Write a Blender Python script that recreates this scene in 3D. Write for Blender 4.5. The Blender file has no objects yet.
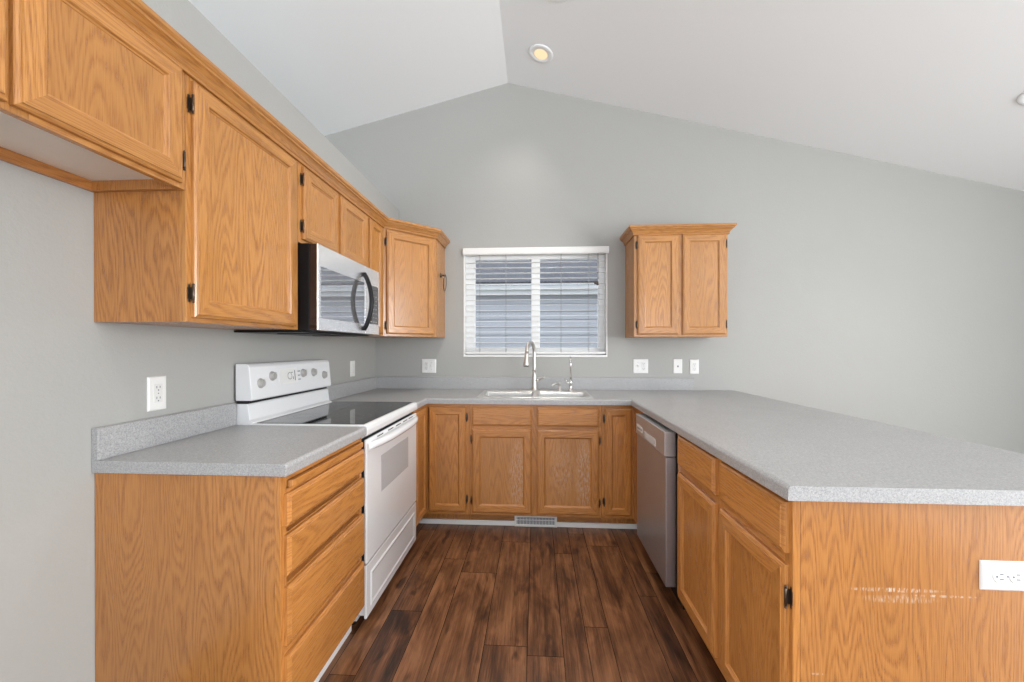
import bpy, bmesh, math, random
from mathutils import Vector, Matrix
random.seed(7)
scn = bpy.context.scene
COL = scn.collection

# ------------------------------------------------------------------ camera, world, light, exposure
F_PX, YAW, PITCH, CAM_H, CY = 397.14, 0.0597, -0.0019, 1.2685, 347.92
cam_d = bpy.data.cameras.new('camera'); cam = bpy.data.objects.new('camera', cam_d); COL.objects.link(cam)
cam.location = (0, 0, CAM_H); cam.rotation_euler = (math.pi / 2 + PITCH, 0, YAW)
cam_d.sensor_width = 36; cam_d.lens = F_PX / 1024 * 36; cam_d.shift_y = (CY - 341) / 1024
cam_d.clip_start = 0.02; cam_d.clip_end = 200
scn.camera = cam
scn.view_settings.view_transform = 'Standard'; scn.view_settings.look = 'None'
scn.view_settings.exposure = -0.07; scn.view_settings.gamma = 1.0; scn.view_settings.use_curve_mapping = False

wd = bpy.data.worlds.new('sky'); scn.world = wd; wd.use_nodes = True
bg = wd.node_tree.nodes['Background']; bg.inputs[0].default_value = (0.80, 0.88, 1.0, 1); bg.inputs[1].default_value = 3.2

def area(name, loc, rot, sx, sy, power, col=(1, 1, 1)):
    d = bpy.data.lights.new(name, 'AREA'); d.shape = 'RECTANGLE'; d.size = sx; d.size_y = sy
    d.energy = power; d.color = col
    o = bpy.data.objects.new(name, d); COL.objects.link(o); o.location = loc; o.rotation_euler = rot
    return o
# added fill lights, unseen: behind the camera, at the right and in the hall
area('fill_rear', (0.6, -3.95, 1.55), (math.radians(124), 0, 0), 5.6, 2.1, 34, (1.0, 1.0, 0.99))
area('fill_side', (4.5, -0.7, 1.5), (math.radians(98), 0, math.radians(90)), 2.8, 2.0, 240, (1.0, 1.0, 0.99))
area('fill_hall', (-3.85, -1.9, 1.5), (math.radians(101), 0, math.radians(-90)), 3.0, 1.9, 112, (1.0, 1.0, 0.99))

# extra unseen ceiling spots without fixtures, added for more light from above
def spot(name, loc, power):
    d = bpy.data.lights.new(name, 'SPOT'); d.energy = power; d.color = (1.0, 0.94, 0.85); d.spot_size = math.radians(110); d.spot_blend = 1.0; d.shadow_soft_size = 0.06
    o = bpy.data.objects.new(name, d); COL.objects.link(o); o.location = loc
spot('extra_ceiling_spot', (0.12, 0.35, 3.38), 70); spot('extra_ceiling_spot', (2.6, 0.35, 2.75), 25); spot('extra_ceiling_spot', (0.12, -1.8, 3.38), 60)

# ------------------------------------------------------------------ key measures (metres)
XW, YW = -1.384, 3.359            # left wall, back wall
XL, XR, YC = -0.754, 0.644, 2.718 # counter edges
CT0, CT1 = 0.876, 0.914           # counter underside / top

# ------------------------------------------------------------------ materials
def lin(r, g, b):
    f = lambda c: (c / 255 / 12.92) if c / 255 <= 0.04045 else ((c / 255 + 0.055) / 1.055) ** 2.4
    return (f(r), f(g), f(b), 1)

class NT:
    def __init__(s, name):
        s.m = bpy.data.materials.new(name); s.m.use_nodes = True; s.t = s.m.node_tree
        s.b = s.t.nodes['Principled BSDF']
    def n(s, kind, **kw):
        nd = s.t.nodes.new(kind)
        for k, v in kw.items(): setattr(nd, k, v)
        return nd
    def l(s, a, b): s.t.links.new(a, b)
    def math(s, op, a, b=None, c=None):
        nd = s.n('ShaderNodeMath', operation=op)
        for i, v in enumerate((a, b, c)):
            if v is None: continue
            if isinstance(v, (int, float)): nd.inputs[i].default_value = v
            else: s.l(v, nd.inputs[i])
        return nd.outputs[0]
    def mapping(s, vec, scale, loc=(0, 0, 0)):
        nd = s.n('ShaderNodeMapping'); nd.inputs['Scale'].default_value = scale; nd.inputs['Location'].default_value = loc
        s.l(vec, nd.inputs['Vector']); return nd.outputs[0]
    def noise(s, vec, scale, detail=2, rough=0.5, dist=0.0):
        nd = s.n('ShaderNodeTexNoise'); nd.inputs['Scale'].default_value = scale; nd.inputs['Detail'].default_value = detail
        nd.inputs['Roughness'].default_value = rough; nd.inputs['Distortion'].default_value = dist
        s.l(vec, nd.inputs['Vector']); return nd.outputs['Fac']
    def ramp(s, fac, stops):
        nd = s.n('ShaderNodeValToRGB'); e = nd.color_ramp.elements
        while len(e) < len(stops): e.new(0.5)
        for el, (p, c) in zip(e, stops):
            el.position = p; el.color = c if len(c) == 4 else (*c, 1)
        s.l(fac, nd.inputs[0]); return nd.outputs[0]
    def mix(s, fac, a, b, mode='MIX'):
        nd = s.n('ShaderNodeMix', data_type='RGBA', blend_type=mode)
        if isinstance(fac, (int, float)): nd.inputs[0].default_value = fac
        else: s.l(fac, nd.inputs[0])
        for i, v in ((6, a), (7, b)):
            if isinstance(v, (tuple, list)): nd.inputs[i].default_value = v if len(v) == 4 else (*v, 1)
            else: s.l(v, nd.inputs[i])
        return nd.outputs[2]
    def bump(s, h, strength, dist=0.001):
        nd = s.n('ShaderNodeBump'); nd.inputs['Strength'].default_value = strength; nd.inputs['Distance'].default_value = dist
        s.l(h, nd.inputs['Height']); s.l(nd.outputs[0], s.b.inputs['Normal'])
    def obj(s): return s.n('ShaderNodeTexCoord').outputs['Object']
    def uv(s):
        nd = s.n('ShaderNodeUVMap'); nd.uv_map = 'UVMap'; return nd.outputs[0]
    def set(s, **kw):
        for k, v in kw.items():
            k = {'color': 'Base Color', 'rough': 'Roughness', 'metal': 'Metallic', 'spec': 'Specular IOR Level', 'coat': 'Coat Weight', 'coat_rough': 'Coat Roughness',
                 'emit': 'Emission Color', 'estr': 'Emission Strength', 'aniso': 'Anisotropic'}[k]
            if isinstance(v, (int, float)): s.b.inputs[k].default_value = v
            elif isinstance(v, tuple): s.b.inputs[k].default_value = v if len(v) == 4 else (*v, 1)
            else: s.l(v, s.b.inputs[k])
        return s

def simple(name, color, rough=0.5, metal=0.0, spec=0.5, **kw):
    return NT(name).set(color=color, rough=rough, metal=metal, spec=spec, **kw).m

def wood(name, light, dark, bands=26.0, wear=None, gloss=0.20):
    t = NT(name); uv = t.uv()
    n1 = t.noise(t.mapping(uv, (0.85, 7.5, 1)), 1.0, 1.2, 0.4, 0.15)
    jit = t.noise(t.mapping(uv, (14, 190, 1)), 1.0, 2, 0.6)
    wob = t.noise(t.mapping(uv, (7, 40, 1)), 1.0, 2, 0.5)
    saw = t.math('FRACT', t.math('ADD', t.math('MULTIPLY', n1, bands), t.math('ADD', t.math('MULTIPLY', jit, 0.7), t.math('MULTIPLY', wob, 0.8))))
    band = t.ramp(saw, [(0.0, (0.75, 0.75, 0.75)), (0.10, (1, 1, 1)), (0.38, (0.25, 0.25, 0.25)), (0.75, (0.0, 0.0, 0.0)), (1.0, (0.6, 0.6, 0.6))])
    pores = t.ramp(t.noise(t.mapping(uv, (11, 420, 1)), 1.0, 2, 0.65), [(0.42, (0, 0, 0)), (0.64, (1, 1, 1))])
    tone = t.noise(t.mapping(uv, (0.7, 3.0, 1), (3.1, 7.7, 0)), 1.0, 2, 0.5)
    k = t.math('ADD', t.math('MULTIPLY', band, t.math('MULTIPLY_ADD', pores, 0.42, 0.26)), t.math('MULTIPLY', pores, 0.20))
    k = t.math('MULTIPLY', k, t.math('MULTIPLY_ADD', tone, 0.9, 0.65))
    k2 = t.math('MINIMUM', k, 1.0)
    c = t.mix(k2, light, dark)
    shade = t.ramp(tone, [(0.30, (0.80, 0.775, 0.73)), (0.68, (1.06, 1.06, 1.06))])
    c = t.mix(1.0, c, shade, 'MULTIPLY')
    if wear:
        o = t.obj(); m = None
        for (cx, cz, sx, sz, dens) in wear:    # soft patches where the lacquer is rubbed pale
            sep = t.n('ShaderNodeSeparateXYZ'); t.l(o, sep.inputs[0])
            dx = t.math('DIVIDE', t.math('SUBTRACT', sep.outputs[0], cx), sx)
            dz = t.math('DIVIDE', t.math('SUBTRACT', sep.outputs[2], cz), sz)
            r = t.math('SQRT', t.math('ADD', t.math('MULTIPLY', dx, dx), t.math('MULTIPLY', dz, dz)))
            f = t.math('MAXIMUM', t.math('SUBTRACT', 1.0, r), 0.0)
            f = t.math('MULTIPLY', t.math('MINIMUM', t.math('MULTIPLY', f, 2.0), 1.0), dens)
            m = f if m is None else t.math('MAXIMUM', m, f)
        gr = t.ramp(t.noise(t.mapping(uv, (30, 160, 1)), 1.0, 3, 0.65), [(0.46, (0, 0, 0)), (0.62, (1, 1, 1))])
        c = t.mix(t.math('MULTIPLY', m, gr), c, (0.62, 0.50, 0.38, 1))
    t.set(color=c, rough=t.math('MULTIPLY_ADD', k2, 0.10, gloss), spec=0.75)
    t.bump(k2, 0.10, 0.0006)
    return t.m

OAK = wood('oak', (0.535, 0.250, 0.071), (0.27, 0.096, 0.022))
OAK_BASE = wood('oak_base', (0.59, 0.258, 0.069), (0.29, 0.098, 0.021))
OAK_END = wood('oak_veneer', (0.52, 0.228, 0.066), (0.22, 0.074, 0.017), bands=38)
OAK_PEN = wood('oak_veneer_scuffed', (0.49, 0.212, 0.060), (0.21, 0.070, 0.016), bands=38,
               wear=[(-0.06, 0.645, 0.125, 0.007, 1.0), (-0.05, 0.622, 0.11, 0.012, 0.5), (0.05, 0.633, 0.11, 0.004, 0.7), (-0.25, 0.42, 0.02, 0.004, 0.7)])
OAK_SINK_A = wood('oak_water_worn', (0.57, 0.265, 0.082), (0.34, 0.125, 0.032), wear=[(-0.115, 0.37, 0.085, 0.30, 0.5)])
OAK_SINK_B = wood('oak_rubbed', (0.57, 0.265, 0.082), (0.34, 0.125, 0.032), wear=[(0.18, 0.42, 0.10, 0.22, 0.3), (0.33, 0.38, 0.07, 0.30, 0.5)])

def paint(name, col, scale=160, strength=0.12, rough=0.6):
    t = NT(name); o = t.obj()
    t.set(color=col, rough=rough, spec=0.3)
    t.bump(t.noise(o, scale, 3, 0.6), strength, 0.002); return t.m
WALL = paint('wall_paint_grey', (0.388, 0.388, 0.371), 85, 0.45)
CEIL = paint('ceiling_paint_white', (0.865, 0.88, 0.89), 70, 0.25, 0.8)
WHITE_TRIM = simple('trim_paint_white', (0.80, 0.80, 0.78), 0.4)

def laminate():
    t = NT('grey_speckled_laminate'); o = t.obj()
    a = t.noise(o, 300, 2, 0.75); b = t.noise(o, 170, 2, 0.6); big = t.noise(o, 5, 2, 0.5)
    c = t.ramp(a, [(0.30, (0.17, 0.175, 0.185)), (0.45, (0.345, 0.350, 0.356)), (0.57, (0.405, 0.405, 0.406)), (0.72, (0.62, 0.615, 0.605))])
    c = t.mix(0.30, c, t.ramp(b, [(0.36, (0.25, 0.255, 0.265)), (0.64, (0.53, 0.525, 0.515))]))
    t.set(color=c, rough=t.math('MULTIPLY_ADD', big, 0.10, 0.27), spec=0.5); t.bump(a, 0.05, 0.0004); return t.m
LAM = laminate()

def floor_mat():
    t = NT('dark_scraped_plank'); uv = t.uv()
    a = t.n('ShaderNodeAttribute', attribute_name='plank'); rnd = a.outputs['Fac']
    g = t.noise(t.mapping(uv, (1.6, 26, 1)), 1.0, 5, 0.68, 0.8)
    blotch = t.noise(t.mapping(uv, (3.2, 8.0, 1), (5, 2, 0)), 1.0, 4, 0.62, 0.7)
    fine = t.noise(t.mapping(uv, (7, 200, 1)), 1.0, 2, 0.6)
    knot = t.ramp(t.noise(t.mapping(uv, (4.5, 11, 1), (9, 4, 0)), 1.0, 2, 0.5, 0.5), [(0.27, (1, 1, 1)), (0.38, (0, 0, 0))])
    k = t.math('ADD', t.math('MULTIPLY', g, 0.62), t.math('ADD', t.math('MULTIPLY', blotch, 0.50), t.math('MULTIPLY_ADD', rnd, 0.11, -0.105)))
    k = t.math('ADD', k, t.math('MULTIPLY_ADD', fine, 0.26, -0.13))
    k = t.math('SUBTRACT', k, t.math('MULTIPLY', knot, 0.16))
    c = t.ramp(k, [(0.29, (0.022, 0.010, 0.006)), (0.41, (0.078, 0.031, 0.014)), (0.53, (0.165, 0.069, 0.029)), (0.72, (0.34, 0.158, 0.070))])
    t.set(color=c, rough=t.math('MULTIPLY_ADD', g, 0.20, 0.24), spec=0.5)
    t.bump(t.math('ADD', g, fine), 0.28, 0.0018); return t.m
FLOOR = floor_mat()
BOUNCE_FLOOR = paint('pale_bounce_floor', (0.58, 0.56, 0.53), 200, 0.4, 0.95)  # unseen floor, made pale to bounce light up to the ceiling
SEAM = simple('plank_seam', (0.008, 0.004, 0.003), 0.8)

def stainless(name, col, rough, sx=(2, 300, 2)):
    t = NT(name); o = t.obj()
    n = t.noise(t.mapping(o, sx), 1.0, 3, 0.6)
    t.set(color=t.mix(n, tuple(c * 0.90 for c in col), tuple(min(1, c * 1.06) for c in col)), metal=1.0, rough=t.math('MULTIPLY_ADD', n, 0.12, rough - 0.06))
    t.bump(n, 0.03, 0.0003); return t.m
STEEL = stainless('brushed_steel', (0.58, 0.575, 0.58), 0.44, (3, 3, 260)); STEEL.node_tree.nodes['Principled BSDF'].inputs['Metallic'].default_value = 0.85
STEEL_DW = stainless('dishwasher_steel', (0.50, 0.49, 0.51), 0.38, (3, 260, 3)); STEEL_DW.node_tree.nodes['Principled BSDF'].inputs['Metallic'].default_value = 0.85
STEEL_BRIGHT = stainless('microwave_steel', (0.93, 0.93, 0.93), 0.24, (3, 260, 3)); STEEL_BRIGHT.node_tree.nodes['Principled BSDF'].inputs['Metallic'].default_value = 0.8
SINK = stainless('sink_steel', (0.74, 0.73, 0.71), 0.36, (120, 4, 4))
NICKEL = simple('brushed_nickel', (0.62, 0.60, 0.57), 0.36, 1.0)
CHROME = simple('chrome', (0.74, 0.74, 0.73), 0.20, 1.0)
ENAMEL = simple('white_enamel', (0.80, 0.81, 0.82), 0.16, coat=0.3)
ENAMEL_GREY = simple('pale_grey_enamel', (0.62, 0.63, 0.64), 0.35)
BLACK_GLASS = simple('black_glass', (0.012, 0.013, 0.015), 0.04, spec=0.8)
DOOR_GLASS = simple('grey_oven_glass', (0.50, 0.51, 0.52), 0.07, spec=0.6)
MW_GLASS = simple('microwave_glass', (0.58, 0.58, 0.59), 0.035, 0.85, spec=1.0)
BLACK = simple('black_plastic', (0.008, 0.008, 0.009), 0.38, spec=0.25)
BLACK_GLOSS = simple('black_gloss', (0.02, 0.011, 0.008), 0.12)
DARK = simple('dark_gap', (0.01, 0.01, 0.01), 0.8)
BRONZE = simple('dark_bronze_hinge', (0.10, 0.075, 0.055), 0.28, 0.9)
PLASTIC = simple('white_plastic', (0.78, 0.78, 0.76), 0.32)
PLASTIC_IN = simple('white_receptacle', (0.72, 0.72, 0.70), 0.28)
KNOB = simple('grey_knob', (0.40, 0.39, 0.375), 0.35)
PANEL_WHITE = simple('white_cabinet_interior', (0.76, 0.72, 0.66), 0.45)
VINYL = simple('white_vinyl', (0.90, 0.90, 0.89), 0.35)
def slat_mat():
    t = NT('white_slat'); t.set(color=(0.88, 0.88, 0.865), rough=0.4)
    tl = t.n('ShaderNodeBsdfTranslucent'); tl.inputs[0].default_value = (0.9, 0.9, 0.88, 1)
    mx = t.n('ShaderNodeMixShader'); mx.inputs[0].default_value = 0.12
    t.l(t.b.outputs[0], mx.inputs[1]); t.l(tl.outputs[0], mx.inputs[2]); t.l(mx.outputs[0], t.t.nodes['Material Output'].inputs[0]); return t.m
SLAT = slat_mat()
CORD = simple('grey_cord', (0.30, 0.29, 0.28), 0.8)
BROWN = simple('brown_tassel', (0.10, 0.065, 0.04), 0.5)
PRINT = simple('grey_print', (0.16, 0.17, 0.19), 0.5)

def pane_mat():
    t = NT('window_glass'); out = t.t.nodes['Material Output']
    tr = t.n('ShaderNodeBsdfTransparent'); gl = t.n('ShaderNodeBsdfGlossy'); gl.inputs['Roughness'].default_value = 0.02
    fr = t.n('ShaderNodeFresnel'); fr.inputs[0].default_value = 1.15
    mx = t.n('ShaderNodeMixShader'); t.l(fr.outputs[0], mx.inputs[0]); t.l(tr.outputs[0], mx.inputs[1]); t.l(gl.outputs[0], mx.inputs[2])
    t.l(mx.outputs[0], out.inputs[0]); return t.m
PANE = pane_mat()
LAMP_GLOW = simple('warm_lamp', (0.3, 0.22, 0.15), 0.5, emit=(1.0, 0.76, 0.46), estr=0.95)

def shingle():
    t = NT('asphalt_shingle'); o = t.obj()
    n = t.noise(o, 70, 3, 0.75); br = t.n('ShaderNodeTexBrick'); t.l(o, br.inputs['Vector'])
    br.inputs['Scale'].default_value = 1; br.inputs['Brick Width'].default_value = 0.30; br.inputs['Row Height'].default_value = 0.14
    br.inputs['Mortar Size'].default_value = 0.008
    br.inputs['Color1'].default_value = (0.032, 0.035, 0.045, 1); br.inputs['Color2'].default_value = (0.06, 0.06, 0.07, 1); br.inputs['Mortar'].default_value = (0.02, 0.02, 0.024, 1)
    c = t.mix(0.5, br.outputs['Color'], t.ramp(n, [(0.4, (0.02, 0.022, 0.03)), (0.64, (0.15, 0.145, 0.14))]))
    t.set(color=c, rough=0.9); return t.m
SHINGLE = shingle()
SIDING = paint('pale_siding', (0.40, 0.405, 0.43), 40, 0.05, 0.6)
FASCIA = simple('fascia_white', (0.62, 0.62, 0.62), 0.5)
LAWN = paint('dry_grass', (0.22, 0.24, 0.12), 30, 0.4, 0.9)

# ------------------------------------------------------------------ mesh builder
AX = {'x': Vector((1, 0, 0)), 'y': Vector((0, 1, 0)), 'z': Vector((0, 0, 1))}
class MB:
    def __init__(s):
        s.v = []; s.f = []; s.g = []; s.sm = []; s.off = []; s.mi = []
    def face(s, idx, grain, smooth=False, off=(0, 0), mi=0):
        s.f.append(tuple(idx)); s.g.append(grain); s.sm.append(smooth); s.off.append(off); s.mi.append(mi)
    def add(s, pts):
        b = len(s.v); s.v.extend(Vector(p) for p in pts); return b
    @staticmethod
    def rnd(): return (random.uniform(0, 40), random.uniform(0, 40))
    def box(s, x0, x1, y0, y1, z0, z1, grain='z', mi=0):
        b = s.add([(x, y, z) for z in (z0, z1) for y in (y0, y1) for x in (x0, x1)]); o = s.rnd(); g = AX[grain]
        for q in ((0, 2, 3, 1), (4, 5, 7, 6), (0, 1, 5, 4), (2, 6, 7, 3), (0, 4, 6, 2), (1, 3, 7, 5)): s.face([b + i for i in q], g, False, o, mi)
        return s
    def obox(s, O, U, V, W, u0, u1, v0, v1, w0, w1, grain=None, mi=0):
        b = s.add([O + U * u + V * v + W * w for w in (w0, w1) for v in (v0, v1) for u in (u0, u1)]); o = s.rnd(); g = grain or V
        for q in ((0, 2, 3, 1), (4, 5, 7, 6), (0, 1, 5, 4), (2, 6, 7, 3), (0, 4, 6, 2), (1, 3, 7, 5)): s.face([b + i for i in q], g, False, o, mi)
        return s
    def prism(s, poly, axis, a, b, grain='z', smooth=False, mi=0):
        """poly: 2D points; axis 'y': (x,z); 'x': (y,z); 'z': (x,y)"""
        mk = {'x': lambda p, t: (t, p[0], p[1]), 'y': lambda p, t: (p[0], t, p[1]), 'z': lambda p, t: (p[0], p[1], t)}[axis]
        n = len(poly); i0 = s.add([mk(p, a) for p in poly]); i1 = s.add([mk(p, b) for p in poly]); o = s.rnd(); g = AX[grain]
        s.face([i0 + i for i in range(n)], g, False, o, mi); s.face([i1 + i for i in range(n)][::-1], g, False, o, mi)
        for i in range(n):
            j = (i + 1) % n; s.face((i0 + i, i0 + j, i1 + j, i1 + i), g, smooth, o, mi)
        return s
    def frame(s, O, U, V, W, w, h, prof, cap=False, grains=None):
        """mitred rectangular frame: prof = [(inset, height)...]; closes on itself unless cap"""
        rings = []
        for (d, t) in prof:
            rings.append(s.add([O + U * d + V * d + W * t, O + U * (w - d) + V * d + W * t, O + U * (w - d) + V * (h - d) + W * t, O + U * d + V * (h - d) + W * t]))
        offs = [s.rnd() for _ in range(4)]; gs = grains or (U, V, U, V)
        n = len(rings)
        for k in range(n - 1 if cap else n):
            a, b = rings[k], rings[(k + 1) % n]
            for i in range(4):
                j = (i + 1) % 4; s.face((a + i, a + j, b + j, b + i), gs[i], False, offs[i])
        if cap:
            o = offs[0] if gs[0] == gs[1] else s.rnd()
            s.face([rings[0] + i for i in range(4)][::-1], gs[0], False, o); s.face([rings[-1] + i for i in range(4)], gs[0], False, o)
        return s
    def tube(s, path, r, segs=12, smooth=True, mi=0, closed=False):
        P = [Vector(p) for p in path]; n = len(P); R = r if isinstance(r, (list, tuple)) else [r] * n
        up = None; rings = []
        for i in range(n):
            if closed: t = (P[(i + 1) % n] - P[i - 1]).normalized()
            else: t = (P[min(i + 1, n - 1)] - P[max(i - 1, 0)]).normalized()
            if up is None:
                up = Vector((0, 0, 1)) if abs(t.z) < 0.9 else Vector((1, 0, 0))
            a = (up - t * up.dot(t)).normalized(); up = a; b = t.cross(a)
            rings.append(s.add([P[i] + (a * math.cos(q) + b * math.sin(q)) * R[i] for q in (2 * math.pi * k / segs for k in range(segs))]))
        for i in range(n if closed else n - 1):
            A, B = rings[i], rings[(i + 1) % n]
            for k in range(segs):
                j = (k + 1) % segs; s.face((A + k, A + j, B + j, B + k), AX['z'], smooth, (0, 0), mi)
        if not closed:
            s.face([rings[0] + k for k in range(segs)][::-1], AX['z'], False, (0, 0), mi); s.face([rings[-1] + k for k in range(segs)], AX['z'], False, (0, 0), mi)
        return s
    def lathe(s, prof, O, axis=(0, 0, 1), segs=24, smooth=True, mi=0):
        """prof = [(radius, height along axis)] ; ends capped"""
        A = Vector(axis).normalized(); h = Vector((1, 0, 0)) if abs(A.x) < 0.9 else Vector((0, 1, 0))
        a = (h - A * h.dot(A)).normalized(); b = A.cross(a); O = Vector(O); rings = []
        for (r, z) in prof:
            rings.append(s.add([O + A * z + (a * math.cos(q) + b * math.sin(q)) * r for q in (2 * math.pi * k / segs for k in range(segs))]))
        for A_, B_ in zip(rings, rings[1:]):
            for k in range(segs):
                j = (k + 1) % segs; s.face((A_ + k, A_ + j, B_ + j, B_ + k), AX['z'], smooth, (0, 0), mi)
        s.face([rings[0] + k for k in range(segs)][::-1], AX['z'], False, (0, 0), mi); s.face([rings[-1] + k for k in range(segs)], AX['z'], False, (0, 0), mi)
        return s
    def build(s, name, mats, parent=None, bevel=0.0, segs=2, recalc=True):
        mats = mats if isinstance(mats, (list, tuple)) else [mats]
        off = parent_world(parent) if parent else Vector((0, 0, 0))
        me = bpy.data.meshes.new(name); me.from_pydata([tuple(p - off) for p in s.v], [], s.f)
        for m in mats: me.materials.append(m)
        uvl = me.uv_layers.new(name='UVMap')
        for pi, p in enumerate(me.polygons):
            g = s.g[pi]; n = p.normal; p.use_smooth = s.sm[pi]; p.material_index = s.mi[pi]
            if abs(n.dot(g)) > 0.9: g = Vector((0, 0, 1)) if abs(n.z) < 0.5 else (Vector((1, 0, 0)) if abs(n.x) < 0.5 else Vector((0, 1, 0)))
            c = n.cross(g); c = c.normalized() if c.length > 1e-6 else Vector((1, 0, 0))
            o = s.off[pi]
            for li in p.loop_indices:
                co = s.v[me.loops[li].vertex_index]
                uvl.data[li].uv = (co.dot(g) + o[0], co.dot(c) + o[1])
        if recalc:
            bm = bmesh.new(); bm.from_mesh(me); bmesh.ops.recalc_face_normals(bm, faces=bm.faces); bm.to_mesh(me); bm.free()
        o = bpy.data.objects.new(name, me); COL.objects.link(o)
        if parent: o.parent = parent
        if bevel:
            b = o.modifiers.new('bevel', 'BEVEL'); b.width = bevel; b.segments = segs; b.limit_method = 'ANGLE'; b.angle_limit = math.radians(40)
        return o

WORLD = {}
def parent_world(o):
    v = Vector((0, 0, 0))
    while o is not None:
        v = v + o.location; o = o.parent
    return v
def thing(name, label, cat, loc, group=None):
    o = bpy.data.objects.new(name, None); COL.objects.link(o); o.location = loc; o.empty_display_size = 0.05
    o['label'] = label; o['category'] = cat
    if group: o['group'] = group
    return o
def tag(o, label, cat, group=None):
    o['label'] = label; o['category'] = cat
    if group: o['group'] = group
    return o
def struct(o): o['kind'] = 'structure'; return o
V3 = Vector
Z = Vector((0, 0, 1))

# ------------------------------------------------------------------ room shell
RIDX, RIDZ, SL = -0.236, 3.505, 0.2485
def ceil_z(x): return RIDZ - SL * abs(x - RIDX)
X0, X1, Y0 = -4.0, 4.6, -4.1
# floor planks
def build_floor():
    mb = MB(); mb.box(X0, X1, Y0, YW + 0.15, -0.12, -0.0015, 'y', mi=1)
    x = -1.62; widths = [0.185, 0.105, 0.150, 0.125, 0.20, 0.09]; i = 0; rl = {}
    lo, hi = -1.62, 2.6
    while x < hi:
        w = random.choice(widths); y = -1.2 - random.uniform(0, 1.2)
        while y < YW:
            L = random.choice([0.6, 0.9, 1.22, 1.22]); a, b = max(y, -1.2), min(y + L, YW)
            if b > a + 0.01:
                k = mb.add([(x + 0.0012, a + 0.0012, 0), (x + w - 0.0012, a + 0.0012, 0), (x + w - 0.0012, b - 0.0012, 0), (x + 0.0012, b - 0.0012, 0)])
                rl[len(mb.f)] = random.random()
                mb.face((k, k + 1, k + 2, k + 3), AX['y'], False, mb.rnd(), 0)
            y += L
        x += w; i += 1
    o = mb.build('floor', [FLOOR, SEAM], recalc=False)
    # broad planks out of view
    at = o.data.attributes.new('plank', 'FLOAT', 'FACE')
    for pi in range(len(o.data.polygons)): at.data[pi].value = rl.get(pi, 0.5)
    return struct(o)
build_floor()
def big_floor_rest():
    mb = MB()
    for (a, b, c, d) in ((X0, -1.62, Y0, YW), (2.60, X1, Y0, YW), (-1.62, 2.60, Y0, -1.2)):
        k = mb.add([(a, c, -0.0005), (b, c, -0.0005), (b, d, -0.0005), (a, d, -0.0005)]); mb.face((k, k + 1, k + 2, k + 3), AX['y'])
    o = mb.build('floor_living_room', BOUNCE_FLOOR, recalc=False)
    return struct(o)
big_floor_rest()

WX0, WX1, WZ0, WZ1 = -0.615, 0.597, 1.186, 2.104   # window opening
WT = 0.15
mb = MB()
def gable(mb, x0, x1, y0, y1, z0):
    pts = [(x0, z0), (x1, z0), (x1, ceil_z(x1))]
    if x0 < RIDX < x1: pts.append((RIDX, RIDZ))
    pts.append((x0, ceil_z(x0)))
    mb.prism(pts, 'y', y0, y1)
mb.box(X0, WX0, YW, YW + WT, 0, WZ1); mb.box(WX1, X1, YW, YW + WT, 0, WZ1); mb.box(WX0, WX1, YW, YW + WT, 0, WZ0)
gable(mb, X0, X1, YW, YW + WT, WZ1)
struct(mb.build('wall_back', WALL))
mb = MB(); mb.box(XW - 0.12, XW, 0.05, YW, 0, 2.447)
struct(mb.build('wall_left', WALL, bevel=0.004))
mb = MB(); mb.box(XW, -1.176, 0.05, YW, 2.19, 2.447)
struct(mb.build('trim_1', WALL, bevel=0.004)).name = 'trim_1'
mb = MB(); t = 0.1
mb.prism([(X0, ceil_z(X0)), (RIDX, RIDZ), (X1, ceil_z(X1)), (X1, ceil_z(X1) + t), (RIDX, RIDZ + t), (X0, ceil_z(X0) + t)], 'y', Y0, YW + WT)
struct(mb.build('ceiling', CEIL))
# outer walls out of view, with openings added for the fill lights
mb = MB(); mb.box(X0 - WT, X0, Y0, -3.45, 0, 2.6); mb.box(X0 - WT, X0, -0.35, YW, 0, 2.6); mb.box(X0 - WT, X0, -3.45, -0.35, 0, 0.5); mb.box(X0 - WT, X0, -3.45, -0.35, 2.5, 2.6)
struct(mb.build('wall_hall', WALL))
mb = MB(); zr = ceil_z(X1) + 0.02
mb.box(X1, X1 + WT, Y0, -2.15, 0, zr); mb.box(X1, X1 + WT, 0.75, YW, 0, zr); mb.box(X1, X1 + WT, -2.15, 0.75, 0, 0.45)
struct(mb.build('wall_right', WALL))
mb = MB(); mb.box(X0, -2.0, Y0 - WT, Y0, 0, 2.25); mb.box(3.8, X1, Y0 - WT, Y0, 0, 2.25); mb.box(-2.0, 3.8, Y0 - WT, Y0, 0, 0.45)
gable(mb, X0, X1, Y0 - WT, Y0, 2.25)
struct(mb.build('wall_rear', WALL))

# window: vinyl frame, mullion, panes
FY0, FY1 = YW + 0.075, YW + 0.135
mb = MB()
mb.box(WX0, WX0 + 0.085, FY0, FY1, WZ0, WZ1); mb.box(WX1 - 0.06, WX1, FY0, FY1, WZ0, WZ1)
mb.box(WX0 + 0.085, WX1 - 0.06, FY0, FY1, WZ0, WZ0 + 0.075); mb.box(WX0 + 0.085, WX1 - 0.06, FY0, FY1, WZ1 - 0.075, WZ1)
mb.box(-0.038, 0.036, FY0 - 0.012, FY1, WZ0 + 0.075, WZ1 - 0.075)
win = struct(mb.build('window_1', VINYL, bevel=0.004))
mb = MB(); mb.box(WX0 + 0.085, -0.038, YW + 0.108, YW + 0.112, WZ0 + 0.075, WZ1 - 0.075); mb.box(0.036, WX1 - 0.06, YW + 0.102, YW + 0.106, WZ0 + 0.075, WZ1 - 0.075)
mb.build('window_pane', PANE, win)
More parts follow.
